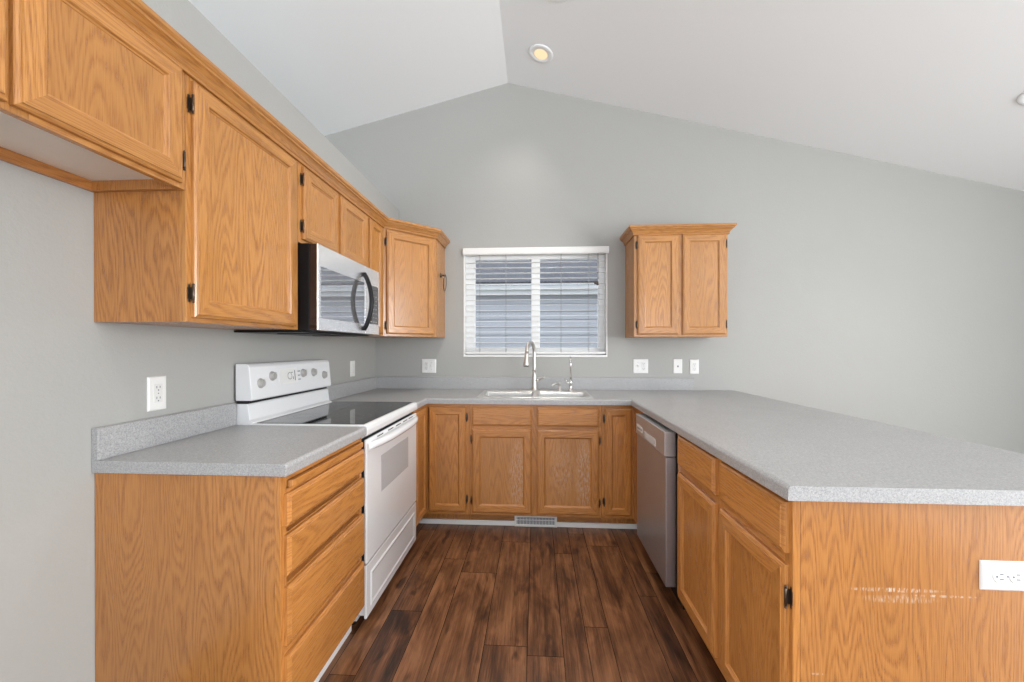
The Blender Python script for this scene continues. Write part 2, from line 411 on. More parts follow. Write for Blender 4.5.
# white returns and sill lining the opening
mb = MB(); q = 0.010
mb.box(WX0, WX0 + q, YW - 0.004, FY0, WZ0 + 0.016, WZ1 - q); mb.box(WX1 - q, WX1, YW - 0.004, FY0, WZ0 + 0.016, WZ1 - q)
mb.box(WX0, WX1, YW - 0.004, FY0, WZ1 - q, WZ1); mb.box(WX0, WX1, YW - 0.006, FY0, WZ0, WZ0 + 0.016)
struct(mb.build('trim_2', WHITE_TRIM, bevel=0.002))

# blind
BY = YW + 0.030
bl = thing('window_blind', 'white horizontal slat blind hanging open over the sink window', 'blind', (0, BY, WZ0))
mb = MB(); mb.prism([(YW - 0.022, 2.050), (YW - 0.012, 2.050), (YW - 0.012, 2.108), (YW - 0.020, 2.108), (YW - 0.026, 2.100), (YW - 0.026, 2.062)], 'x', WX0 - 0.003, WX1 + 0.010)
mb.box(WX0 - 0.003, WX0 + 0.004, YW - 0.014, YW - 0.0045, 2.050, 2.106); mb.box(WX1 + 0.003, WX1 + 0.010, YW - 0.014, YW - 0.0005, 2.050, 2.106)
mb.build('valance', SLAT, bl, bevel=0.002)
mb = MB(); mb.box(WX0 + 0.014, WX1 - 0.014, BY - 0.025, BY + 0.025, 2.052, 2.092); mb.build('head_rail', SLAT, bl, bevel=0.002)
zs = []; z = 1.262
while z < 2.03: zs.append(z); z += 0.0455
tilt = math.radians(3)
for z in zs:
    mb = MB(); c, s_ = math.cos(tilt), math.sin(tilt)
    pts = []
    for k in range(7):
        u = -0.025 + 0.05 * k / 6; cam_ = 0.0012 * (1 - (u / 0.025) ** 2); pts.append((BY + u * c, z + u * s_ + cam_ + 0.0013))
    for k in range(6, -1, -1):
        u = -0.025 + 0.05 * k / 6; cam_ = 0.0012 * (1 - (u / 0.025) ** 2); pts.append((BY + u * c, z + u * s_ + cam_ - 0.0013))
    mb.prism(pts, 'x', WX0 + 0.013, WX1 - 0.013, smooth=False); mb.build('slat', SLAT, bl)
mb = MB(); mb.box(WX0 + 0.013, WX1 - 0.013, BY - 0.025, BY + 0.025, 1.212, 1.230); mb.build('bottom_rail', SLAT, bl, bevel=0.003)
for cx in (-0.480, -0.254, 0.214, 0.445):
    mb = MB()
    for dy in (-0.027, 0.027): mb.tube([(cx, BY + dy, 1.225), (cx, BY + dy, 2.06)], 0.0013, 6)
    mb.build('ladder_cord', CORD, bl)
mb = MB(); mb.tube([(0.515, YW - 0.006, 2.055), (0.515, YW - 0.006, 1.82)], 0.0018, 6); mb.tube([(0.522, YW - 0.007, 2.055), (0.524, YW - 0.007, 1.835)], 0.0016, 6)
cd = mb.build('pull_cord', CORD, bl)
mb = MB(); mb.lathe([(0.002, 0.03), (0.006, 0.024), (0.010, 0.0), (0.008, -0.004)], (0.515, YW - 0.012, 1.79)); mb.lathe([(0.002, 0.03), (0.006, 0.024), (0.010, 0.0), (0.008, -0.004)], (0.497, YW - 0.012, 1.797))
mb.build('cord_tassel', BROWN, cd)

# neighbouring house outside
nh = thing('neighbor_house', 'pale sided house with a grey shingle roof seen through the window', 'house', (0, 7.9, -0.5))
mb = MB(); zz = -0.5; y = 5.90
while zz < 2.05:
    h = 0.115; mb.prism([(y, zz), (y - 0.014, zz), (y, zz + h)], 'x', -7, 7); zz += h
mb.box(-7, 7, y, 9.6, -0.5, 2.17); mb.build('wall', SIDING, nh)
mb = MB(); mb.box(-7.3, 7.3, 5.80, 5.83, 2.035, 2.175); mb.box(-7.3, 7.3, 5.83, 5.90, 2.05, 2.07); mb.box(-7.3, 7.3, 5.765, 5.799, 2.10, 2.178); mb.build('fascia', FASCIA, nh, bevel=0.004)
mb = MB(); mb.prism([(5.74, 2.182), (9.4, 3.71), (9.4, 3.77), (5.74, 2.215)], 'x', -7.4, 7.4)
mb.prism([(9.4, 3.71), (11, 3.05), (11, 3.11), (9.4, 3.77)], 'x', -7.4, 7.4)
ro = mb.build('roof', SHINGLE, nh)
mb = MB(); mb.box(-14, 14, YW + 0.4, 16, -0.62, -0.5); struct(mb.build('ground_outside', LAWN))

# ------------------------------------------------------------------ cabinet pieces
DT = 0.019
CUR = [OAK]
def orient(face):
    if face == '+x': return V3((0, 1, 0)), V3((1, 0, 0))
    if face == '-x': return V3((0, -1, 0)), V3((-1, 0, 0))
    if face == '-y': return V3((1, 0, 0)), V3((0, -1, 0))
    if face == 'diag': r = math.sqrt(0.5); return V3((r, r, 0)), V3((r, -r, 0))
def make_hinge(parent, O, U, V, W, u, v, side):
    """u,v: position on the door edge in the door plane; side = -1/+1: which way the frame leaf goes"""
    mb = MB()
    a, b = (0.002, 0.014) if side > 0 else (-0.014, -0.002)
    mb.obox(O, U, V, W, u + a, u + b, v - 0.018, v + 0.018, 0.0003, 0.003)
    mb.obox(O, U, V, W, u + (0.005 if side > 0 else -0.011), u + (0.011 if side > 0 else -0.005), v - 0.028, v + 0.028, 0.0003, 0.0025)
    p = O + U * (u + 0.0045 * side) + W * 0.013
    mb.tube([p + V * (v - 0.024), p + V * (v + 0.024)], 0.0036, 10)
    for sg in (-1, 1): mb.tube([p + V * (v + sg * 0.024), p + V * (v + sg * 0.028), p + V * (v + sg * 0.031)], [0.0028, 0.0040, 0.0015], 8)
    mb.obox(O, U, V, W, u + (-0.001 if side > 0 else -0.005), u + (0.005 if side > 0 else 0.001), v - 0.019, v + 0.019, 0.0003, 0.0125)
    mb.build('hinge', BRONZE, parent, bevel=0.0006, segs=1)
FRAME_PROF = [(0, 0), (0, 0.0105), (0.0015, 0.0125), (0.006, 0.0150), (0.0085, 0.0158), (0.0100, DT), (0.0500, DT), (0.0520, 0.0175), (0.0545, 0.0125), (0.0580, 0.0112), (0.0605, 0.0085), (0.0605, 0)]
SLAB_PROF = [(0, 0), (0, 0.0105), (0.0015, 0.0125), (0.006, 0.0150), (0.0095, 0.0158), (0.0115, DT)]
def door(root, face, O, w, h, hinges=(), mat=None, fw=1.0, panel_mat=None):
    U, W = orient(face); V = Z; O = V3(O)
    mat = mat or CUR[0]
    prof = [(d * (fw if d > 0.02 else 1), t) for d, t in FRAME_PROF]
    mb = MB(); mb.frame(O, U, V, W, w, h, prof)
    d = mb.build('door', mat, root)
    i = prof[-1][0] - 0.002
    mb = MB(); mb.obox(O, U, V, W, i, w - i, i, h - i, 0.0015, 0.0088, grain=V); mb.build('panel', panel_mat or mat, d)
    for (sd, v) in hinges:
        make_hinge(d, O, U, V, W, 0 if sd < 0 else w, v, sd)
    return d
def drawer(root, face, O, w, h, name='drawer_front'):
    U, W = orient(face)
    mb = MB(); mb.frame(V3(O), U, Z, W, w, h, SLAB_PROF, cap=True, grains=(U, U, U, U)); return mb.build(name, CUR[0], root)
def face_frame(root, face, O, stiles, rails, depth=0.019, bev=0.0012):
    """O on the frame's front plane; stiles (u0,u1,v0,v1), rails likewise; thickness goes backwards"""
    U, W = orient(face); mb = MB(); O = V3(O)
    for (a, b, c, d) in stiles: mb.obox(O, U, Z, W, a, b, c, d, -depth, 0, grain=Z)
    for (a, b, c, d) in rails: mb.obox(O, U, Z, W, a, b, c, d, -depth, -0.0002, grain=U)
    return mb.build('face_frame', CUR[0], root, bevel=bev)

UF = XW + 0.305       # front plane of the wall cabinets' face frames on the left wall
UB = YW - 0.305
ZT, ZB = 2.130, 1.347
# --- short cabinet over the refrigerator gap
c = thing('wall_cabinet', 'short oak wall cabinet over the bare gap before the drawer counter', 'cabinet', ((XW + UF) / 2, 0.72, 1.752))
ya, yb, zb = 0.285, 1.1635, 1.752
mb = MB()
mb.box(XW + 0.001, UF - 0.019, ya, ya + 0.016, zb, ZT); mb.box(XW + 0.001, UF - 0.019, yb - 0.016, yb, zb, ZT)
mb.box(XW + 0.001, UF - 0.019, ya, yb, ZT - 0.016, ZT, 'y'); mb.box(XW + 0.001, XW + 0.016, ya + 0.016, yb - 0.016, zb, zb + 0.040, 'y')
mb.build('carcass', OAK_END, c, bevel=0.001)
mb = MB(); mb.box(XW + 0.016, UF - 0.019, ya + 0.016, yb - 0.016, zb + 0.030, zb + 0.044); mb.box(XW + 0.002, XW + 0.010, ya + 0.016, yb - 0.016, zb + 0.05, ZT - 0.02); mb.build('bottom_panel', PANEL_WHITE, c)
face_frame(c, '+x', (UF, ya, 0), [(0, 0.038, zb, ZT), (0.43, 0.50, zb, ZT), (yb - ya - 0.038, yb - ya, zb, ZT)], [(0.038, 0.43, zb, zb + 0.038), (0.50, yb - ya - 0.038, zb, zb + 0.038), (0.038, 0.43, ZT - 0.05, ZT), (0.50, yb - ya - 0.038, ZT - 0.05, ZT)])
door(c, '+x', (UF, ya + 0.020, 1.766), 0.744 - ya - 0.020, 0.345, [(-1, 0.06), (-1, 0.28)])
door(c, '+x', (UF, 0.752, 1.766), 1.143 - 0.752, 0.345, [(1, 0.07)])

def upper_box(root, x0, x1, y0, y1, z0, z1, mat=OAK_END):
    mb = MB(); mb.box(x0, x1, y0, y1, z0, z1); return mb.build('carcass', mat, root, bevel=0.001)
# --- tall cabinet
ya, yb = 1.165, 1.744
c = thing('wall_cabinet', 'tall oak wall cabinet with one broad door, between microwave and short cabinet', 'cabinet', ((XW + UF) / 2, 1.455, ZB))
upper_box(c, XW + 0.001, UF - 0.019, ya, yb, ZB, ZT)
face_frame(c, '+x', (UF, ya, 0), [(0, 0.038, ZB, ZT), (yb - ya - 0.032, yb - ya, ZB, ZT)], [(0.038, yb - ya - 0.032, ZB, ZB + 0.038), (0.038, yb - ya - 0.032, ZT - 0.05, ZT)])
door(c, '+x', (UF, 1.182, 1.362), 1.716 - 1.182, 2.102 - 1.362, [(-1, 0.075), (-1, 0.665)])
# --- over microwave
ya, yb, zb = 1.746, 2.502, 1.748
c = thing('wall_cabinet', 'short two-door oak wall cabinet directly above the microwave', 'cabinet', ((XW + UF) / 2, 2.12, zb))
upper_box(c, XW + 0.001, UF - 0.019, ya, yb, zb, ZT)
face_frame(c, '+x', (UF, ya, 0), [(0, 0.032, zb, ZT), (0.335, 0.378, zb, ZT), (yb - ya - 0.045, yb - ya, zb, ZT)], [(0.032, 0.335, zb, zb + 0.030), (0.378, yb - ya - 0.045, zb, zb + 0.03), (0.032, 0.335, ZT - 0.05, ZT), (0.378, yb - ya - 0.045, ZT - 0.05, ZT)])
door(c, '+x', (UF, 1.772, 1.766), 2.082 - 1.772, 0.336, [(-1, 0.06), (-1, 0.275)])
door(c, '+x', (UF, 2.122, 1.766), 2.452 - 2.122, 0.336)
# --- narrow
ya, yb = 2.504, 2.752
c = thing('wall_cabinet', 'narrow one-door oak wall cabinet squeezed between microwave and diagonal corner cabinet', 'cabinet', ((XW + UF) / 2, 2.63, ZB))
upper_box(c, XW + 0.001, UF - 0.019, ya, yb, ZB, ZT)
face_frame(c, '+x', (UF, ya, 0), [(0, 0.025, ZB, ZT), (yb - ya - 0.040, yb - ya, ZB, ZT)], [(0.025, yb - ya - 0.04, ZB, ZB + 0.03), (0.025, yb - ya - 0.04, ZT - 0.05, ZT)])
door(c, '+x', (UF, 2.506, 1.362), 2.712 - 2.506, 2.102 - 1.362, fw=0.85)
# --- diagonal corner cabinet
XS = -0.775; YD = 2.754
c = thing('corner_wall_cabinet', 'diagonal oak corner wall cabinet with a dark ring on its side', 'cabinet', (-1.18, 3.14, ZB))
q = 0.019 / math.sqrt(2)
mb = MB(); mb.prism([(XW + 0.001, YD), (UF - 0.019, YD), (UF - 0.019 - 0.0, YD + 0.004), (XS - 0.004, UB + 0.019), (XS, UB + 0.019), (XS, YW - 0.001), (XW + 0.001, YW - 0.001)], 'z', ZB, ZT); mb.build('carcass', OAK, c, bevel=0.001)
DL = math.hypot(XS - UF, UB - YD)
Od = V3((UF, YD, 0))
face_frame(c, 'diag', Od, [(0, 0.040, ZB, ZT), (DL - 0.040, DL, ZB, ZT)], [(0.040, DL - 0.04, ZB, ZB + 0.03), (0.040, DL - 0.04, ZT - 0.05, ZT)])
Ud, Wd = orient('diag')
door(c, 'diag', Od + Ud * 0.022 + Z * 1.364, DL - 0.022 - 0.020, 2.100 - 1.364, [(-1, 0.06), (-1, 0.655)])
# --- right wall cabinet
xa, xb = 0.743, 1.428
c = thing('wall_cabinet', 'two-door oak wall cabinet hanging alone beside the sink window', 'cabinet', ((xa + xb) / 2, YW - 0.15, ZB))
mb = MB(); mb.box(xa, xb, UB + 0.019, YW - 0.001, ZB, ZT); mb.build('carcass', OAK, c, bevel=0.001)
w = xb - xa
face_frame(c, '-y', (xa, UB, 0), [(0, 0.038, ZB, ZT), (0.320, 0.372, ZB, ZT), (w - 0.03, w, ZB, ZT)], [(0.038, 0.32, ZB, ZB + 0.035), (0.372, w - 0.03, ZB, ZB + 0.035), (0.038, 0.32, ZT - 0.05, ZT), (0.372, w - 0.03, ZT - 0.05, ZT)])
door(c, '-y', (0.766, UB, 1.364), 1.068 - 0.766, 2.112 - 1.364, [(-1, 0.075), (-1, 0.675)])
door(c, '-y', (1.097, UB, 1.364), 1.412 - 1.097, 2.112 - 1.364, [(1, 0.075), (1, 0.675)])
CR = [(0.0, 2.112), (0.009, 2.112), (0.011, 2.116), (0.011, 2.121), (0.007, 2.124), (0.012, 2.129), (0.018, 2.139), (0.028, 2.149), (0.036, 2.153), (0.036, 2.159), (0.041, 2.162), (0.045, 2.167), (0.045, 2.180), (0.0, 2.180)]
def crown(path, name, root, offs_dirs):
    """sweep CR along a plan path; offs_dirs = outward (mitre) vectors at each path vertex"""
    mb = MB(); rings = [mb.add([(p[0] + d[0] * a, p[1] + d[1] * a, z) for a, z in CR]) for p, d in zip(path, offs_dirs)]
    n = len(CR)
    for i in range(len(path) - 1):
        g = (V3((*path[i + 1], 0)) - V3((*path[i], 0))).normalized(); o = mb.rnd()
        for k in range(n):
            j = (k + 1) % n; mb.face((rings[i] + k, rings[i] + j, rings[i + 1] + j, rings[i + 1] + k), g, False, o)
    mb.face([rings[0] + k for k in range(n)], Z); mb.face([rings[-1] + k for k in range(n)][::-1], Z)
    return mb.build(name, OAK, root, bevel=0.0008, segs=1)
g_ = 0.0012
crown([(xa - g_, YW - 0.001), (xa - g_, UB - g_), (xb + g_, UB - g_), (xb + g_, YW - 0.001)], 'crown_moulding', c, [(-1, 0), (-1, -1), (1, -1), (1, 0)])
mb = MB(); mb.box(xa, xb, UB, YW - 0.001, ZT + 0.0005, ZT + 0.006, 'x'); mb.build('top_panel', OAK, c)
# long crown along the left run
t1 = math.tan(math.radians(22.5))
k_ = g_
cr = crown([(UF + k_, 0.285), (UF + k_, YD - k_ * t1), (XS + k_ * t1, UB - k_), (XS + k_, UB - k_ * 0), (XS + k_, YW - 0.001)][:2] + [(XS + k_, UB - k_ * t1), (XS + k_, YW - 0.001)], 'crown_moulding', None, [(1, 0), (1, -t1), (1, -t1), (1, 0)])
tag(cr, 'oak crown moulding running along the tops of the joined wall cabinets', 'moulding')

# towel ring on the corner cabinet's side
tr = thing('towel_ring', 'small dark metal ring hook on the side of the corner cabinet', 'towel ring', (XS, 3.20, 1.854))
mb = MB(); mb.lathe([(0.018, 0.0005), (0.020, 0.004), (0.014, 0.009), (0.007, 0.012), (0.006, 0.032), (0.009, 0.036), (0.009, 0.041), (0.004, 0.044)], (XS, 3.20, 1.854), (1, 0, 0), 16); mb.build('mount', BRONZE, tr)
mb = MB(); mb.tube([(XS + 0.036 + 0.003 * math.sin(a), 3.20 + 0.046 * math.cos(a), 1.792 + 0.068 * math.sin(a)) for a in (2 * math.pi * k / 28 for k in range(28))], 0.0032, 8, closed=True); mb.build('ring', BRONZE, tr)

# ------------------------------------------------------------------ base cabinets
CUR[0] = OAK_BASE
BT = CT0 - 0.001
LF = -0.777           # face-frame plane of the left run
RF = 0.668            # right run
BF = YC + 0.040       # back run
TK = 0.095            # toe-kick height
# drawer cabinet
ya, yb = 1.166, 1.731
c = thing('drawer_cabinet', 'oak base cabinet of four drawers with a pull-out board, beside the range', 'cabinet', (-1.08, 1.45, 0))
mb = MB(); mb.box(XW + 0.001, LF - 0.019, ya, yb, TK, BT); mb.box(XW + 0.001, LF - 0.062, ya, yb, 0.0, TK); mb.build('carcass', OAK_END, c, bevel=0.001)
w = yb - ya
face_frame(c, '+x', (LF, ya, 0), [(0, 0.030, TK, BT), (w - 0.02, w, TK, BT)], [(0.03, w - 0.02, a, b) for a, b in ((TK, 0.125), (0.285, 0.33), (0.50, 0.53), (0.66, 0.69), (0.80, 0.826), (0.852, BT))])
for (z0, z1) in ((0.716, 0.814), (0.562, 0.686), (0.346, 0.526), (0.112, 0.314)):
    drawer(c, '+x', (LF, 1.181, z0), 1.729 - 1.181, z1 - z0)
mb = MB(); mb.prism([(-1.2, 1.205), (LF + 0.002, 1.205), (LF + 0.012, 1.209), (LF + 0.0165, 1.220), (LF + 0.0165, 1.712), (LF + 0.002, 1.72), (-1.2, 1.72)], 'z', 0.828, 0.8495, 'y'); mb.build('pull_out_board', OAK_BASE, c, bevel=0.002)
# lazy-susan corner cabinet
ya = 2.494
c = thing('corner_base_cabinet', 'oak corner base cabinet with two narrow doors meeting at right angles, beyond the range', 'cabinet', (-1.05, 3.0, 0))
xb = -0.463
mb = MB(); mb.prism([(XW + 0.001, ya), (LF - 0.019, ya), (LF - 0.019, BF + 0.019), (xb, BF + 0.019), (xb, YW - 0.001), (XW + 0.001, YW - 0.001)], 'z', TK, BT)
mb.prism([(XW + 0.001, ya), (LF - 0.072, ya), (LF - 0.072, BF + 0.065), (xb, BF + 0.065), (xb, YW - 0.001), (XW + 0.001, YW - 0.001)], 'z', 0, TK - 0.0005)
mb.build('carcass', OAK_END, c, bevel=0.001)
face_frame(c, '+x', (LF, ya, 0), [(0, 0.018, TK, BT), (BF - ya - 0.022, BF - ya + 0.018, TK, BT)], [(0.018, BF - ya - 0.022, TK, 0.13), (0.018, BF - ya - 0.022, 0.845, BT)])
face_frame(c, '-y', (LF + 0.0005, BF, 0), [(0, 0.02, TK, BT), (xb - LF - 0.032, xb - LF, TK, BT)], [(0.02, xb - LF - 0.032, TK, 0.13), (0.02, xb - LF - 0.032, 0.845, BT)])
door(c, '+x', (LF, 2.503, 0.118), (BF - DT - 0.004) - 2.503, 0.848 - 0.118, fw=0.85)
door(c, '-y', (LF + DT + 0.008, BF, 0.118), -0.487 - (LF + DT + 0.008), 0.848 - 0.118, [(1, 0.09), (1, 0.66)], fw=0.92)
# sink base
xa, xb = -0.4615, 0.4515
c = thing('sink_cabinet', 'oak sink base cabinet with two worn doors and two false drawer fronts', 'cabinet', (0, 3.0, 0))
w = xb - xa
mb = MB()
for (a, b) in ((xa, xa + 0.016), (xb - 0.016, xb)): mb.box(a, b, BF + 0.019, YW - 0.001, TK, BT)
mb.box(xa + 0.016, xb - 0.016, YW - 0.013, YW - 0.001, TK, BT); mb.box(xa + 0.016, xb - 0.016, BF + 0.019, YW - 0.013, TK, TK + 0.016)
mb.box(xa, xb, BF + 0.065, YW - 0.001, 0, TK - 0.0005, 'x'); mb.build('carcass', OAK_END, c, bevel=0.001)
face_frame(c, '-y', (xa, BF, 0), [(0, 0.030, TK, BT), (0.425, 0.475, TK, BT), (w - 0.030, w, TK, BT)],
           [r for a, b in ((0.03, 0.425), (0.475, w - 0.03)) for r in ((a, b, TK, 0.135), (a, b, 0.68, 0.735), (a, b, 0.840, BT))])
for (a, b, m) in ((-0.443, -0.028, OAK_SINK_A), (0.008, 0.432, OAK_SINK_B)):
    drawer(c, '-y', (a, BF, 0.722), b - a, 0.850 - 0.722, 'false_drawer_front')
    door(c, '-y', (a, BF, 0.116), b - a, 0.698 - 0.116, [(-1 if a < 0 else 1, 0.085), (-1 if a < 0 else 1, 0.51)], panel_mat=m)
# narrow cabinet and corner filler by the dishwasher
xa = 0.453
c = thing('base_cabinet', 'narrow one-door oak base cabinet in the corner beside the dishwasher', 'cabinet', (0.9, 3.0, 0))
mb = MB(); mb.prism([(xa, BF + 0.019), (RF + 0.019, BF + 0.019), (RF + 0.019, 2.512), (1.25, 2.512), (1.25, YW - 0.001), (xa, YW - 0.001)], 'z', TK, BT)
mb.prism([(xa, BF + 0.065), (RF + 0.075, BF + 0.065), (RF + 0.075, 2.512), (1.25, 2.512), (1.25, YW - 0.001), (xa, YW - 0.001)], 'z', 0, TK - 0.0005)
mb.build('carcass', OAK_END, c, bevel=0.001)
w = RF - xa
face_frame(c, '-y', (xa, BF, 0), [(0, 0.030, TK, BT), (w - 0.03, w + 0.018, TK, BT)], [(0.03, w - 0.03, TK, 0.13), (0.03, w - 0.03, 0.845, BT)])
door(c, '-y', (0.473, BF, 0.118), 0.652 - 0.473, 0.848 - 0.118, [(-1, 0.09), (-1, 0.66)], fw=0.88)
mb = MB(); mb.box(RF, RF + 0.018, 2.513, BF - 0.0005, TK, BT); mb.build('filler_strip', OAK_BASE, c, bevel=0.001)
# peninsula cabinet
ya, yb = 1.075, 1.912; XP0 = 1.325
c = thing('peninsula_cabinet', 'oak peninsula base cabinet with two drawers over two doors and a scuffed end panel', 'cabinet', (0.98, 1.5, 0))
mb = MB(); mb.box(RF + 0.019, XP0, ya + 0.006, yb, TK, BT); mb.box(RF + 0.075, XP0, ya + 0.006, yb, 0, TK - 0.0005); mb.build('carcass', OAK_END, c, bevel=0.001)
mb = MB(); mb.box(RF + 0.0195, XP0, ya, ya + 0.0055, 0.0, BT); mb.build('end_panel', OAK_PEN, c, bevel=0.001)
U, W = orient('-x'); Of = V3((RF, yb, 0)); w = yb - ya
face_frame(c, '-x', Of, [(0, 0.035, TK, BT), (0.39, 0.46, TK, BT), (w - 0.032, w, TK, BT)], [r for a, b in ((0.035, 0.39), (0.46, w - 0.032)) for r in ((a, b, TK, 0.145), (a, b, 0.685, 0.74), (a, b, 0.845, BT))])
for (y0, y1, hg) in ((1.497, 1.874, None), (1.087, 1.456, 1)):
    drawer(c, '-x', (RF, y1, 0.726), y1 - y0, 0.860 - 0.726)
    door(c, '-x', (RF, y1, 0.128), y1 - y0, 0.694 - 0.128, [(1, 0.085), (1, 0.485)] if hg else [])

# toe-kick trim and floor register
mb = MB(); mb.box(LF - 0.070, RF + 0.072, BF + 0.052, BF + 0.0645, 0.0, 0.034); struct(mb.build('baseboard_back', WHITE_TRIM, bevel=0.003))
mb = MB(); mb.box(LF - 0.0615, LF - 0.044, 1.180, 1.728, 0.0, 0.05); struct(mb.build('baseboard_left', WHITE_TRIM, bevel=0.003))
rg = thing('air_register', 'white slotted air register set into the toe-kick under the sink', 'vent', (0, BF + 0.04, 0.04))
yv = BF + 0.0515
mb = MB(); mb.frame(V3((-0.150, yv, 0.0005)), V3((1, 0, 0)), Z, V3((0, -1, 0)), 0.30, 0.082, [(0, 0), (0, 0.006), (0.004, 0.009), (0.014, 0.009), (0.016, 0.006), (0.016, 0)]); mb.build('frame', PLASTIC, rg)
mb = MB(); mb.box(-0.136, 0.136, yv - 0.002, yv, 0.016, 0.066); mb.build('back_plate', PRINT, rg)
mb = MB()
for k in range(26):
    x = -0.129 + k * 0.0103; mb.box(x, x + 0.0032, yv - 0.006, yv - 0.0025, 0.017, 0.065)
mb.box(-0.134, 0.134, yv - 0.0065, yv - 0.0026, 0.046, 0.049); mb.build('louvre', PLASTIC, rg)

# ------------------------------------------------------------------ counters
def roundtop(x0, x1, z0, z1, r, right=True, n=5):
    pts = [(x0, z0), (x1, z0)]
    for k in range(n + 1):
        a = math.pi / 2 * k / n; pts.append((x1 - r + r * math.cos(a), z1 - r + r * math.sin(a)))
    pts.append((x0, z1)); return pts
ct = thing('countertop', 'short grey laminate countertop on the drawer cabinet, with open end splash', 'countertop', (-1.07, 1.45, CT0))
ya, yb = 1.157, 1.7325
mb = MB(); mb.prism(roundtop(XW + 0.001, XL, CT0, CT1, 0.013), 'y', ya, yb, 'y', smooth=False); o = mb.build('worktop', LAM, ct, bevel=0.0015)
mb = MB(); mb.prism(roundtop(XW + 0.001, XW + 0.022, CT1 + 0.0003, 1.0155, 0.009), 'y', ya, yb, 'y'); mb.build('backsplash', LAM, ct, bevel=0.001)

SX0, SX1, SY0, SY1 = -0.418, 0.402, 2.782, 3.257      # sink rim
XP = 1.631
ct = thing('countertop', 'long grey laminate countertop around the sink and out over the peninsula', 'countertop', (0.3, 2.9, CT0))
def u_counter():
    bm = bmesh.new(); i_ = 0.014
    xs = sorted([XW + 0.001, XL, SX0 + i_, SX1 - i_, XR, XP]); ys = sorted([1.054, 2.4915, YC, SY0 + i_, SY1 - i_, YW - 0.001])
    def inside(x, y):
        if SX0 + i_ < x < SX1 - i_ and SY0 + i_ < y < SY1 - i_: return False
        if y > YC: return True
        if x < XL and y > 2.4915: return True
        return x > XR
    vv = {}
    def gv(x, y):
        if (x, y) not in vv: vv[(x, y)] = bm.verts.new((x, y, CT1))
        return vv[(x, y)]
    fs = []
    for a, b in zip(xs, xs[1:]):
        for c_, d in zip(ys, ys[1:]):
            if inside((a + b) / 2, (c_ + d) / 2): fs.append(bm.faces.new([gv(a, c_), gv(b, c_), gv(b, d), gv(a, d)]))
    r = bmesh.ops.extrude_face_region(bm, geom=fs)
    for e in r['geom']:
        if isinstance(e, bmesh.types.BMVert): e.co.z = CT0
    bmesh.ops.recalc_face_normals(bm, faces=bm.faces)
    es = []
    for e in bm.edges:
        a, b = e.verts[0].co, e.verts[1].co
        if min(a.z, b.z) < CT1 - 1e-4: continue
        on = lambda p, q: (abs(p.x - q.x) < 1e-5, abs(p.y - q.y) < 1e-5)
        ex, ey = on(a, b)
        if (ex and abs(a.x - XL) < 1e-4 and max(a.y, b.y) <= YC + 1e-4) or (ey and abs(a.y - YC) < 1e-4 and XL - 1e-4 <= min(a.x, b.x) and max(a.x, b.x) <= XR + 1e-4) \
           or (ex and abs(a.x - XR) < 1e-4 and max(a.y, b.y) <= YC + 1e-4) or (ex and abs(a.x - XP) < 1e-4):
            es.append(e)
    bmesh.ops.bevel(bm, geom=es, offset=0.012, segments=5, profile=0.5, affect='EDGES')
    off = parent_world(ct)
    for v in bm.verts: v.co -= off
    me = bpy.data.meshes.new('worktop'); bm.to_mesh(me); bm.free(); me.materials.append(LAM)
    o = bpy.data.objects.new('worktop', me); COL.objects.link(o); o.parent = ct
u_counter()
mb = MB()
mb.prism([(YW - 0.001, CT1 + 0.0003), (YW - 0.022, CT1 + 0.0003), (YW - 0.022, 1.006), (YW - 0.0195, 1.013), (YW - 0.014, 1.0155), (YW - 0.001, 1.0155)], 'x', XW + 0.0225, 1.295, 'x'); mb.build('backsplash', LAM, ct, bevel=0.001)
mb = MB(); mb.prism(roundtop(XW + 0.001, XW + 0.022, CT1 + 0.0003, 1.0155, 0.009), 'y', 2.4915, YW - 0.001, 'y'); mb.build('backsplash', LAM, ct, bevel=0.001)

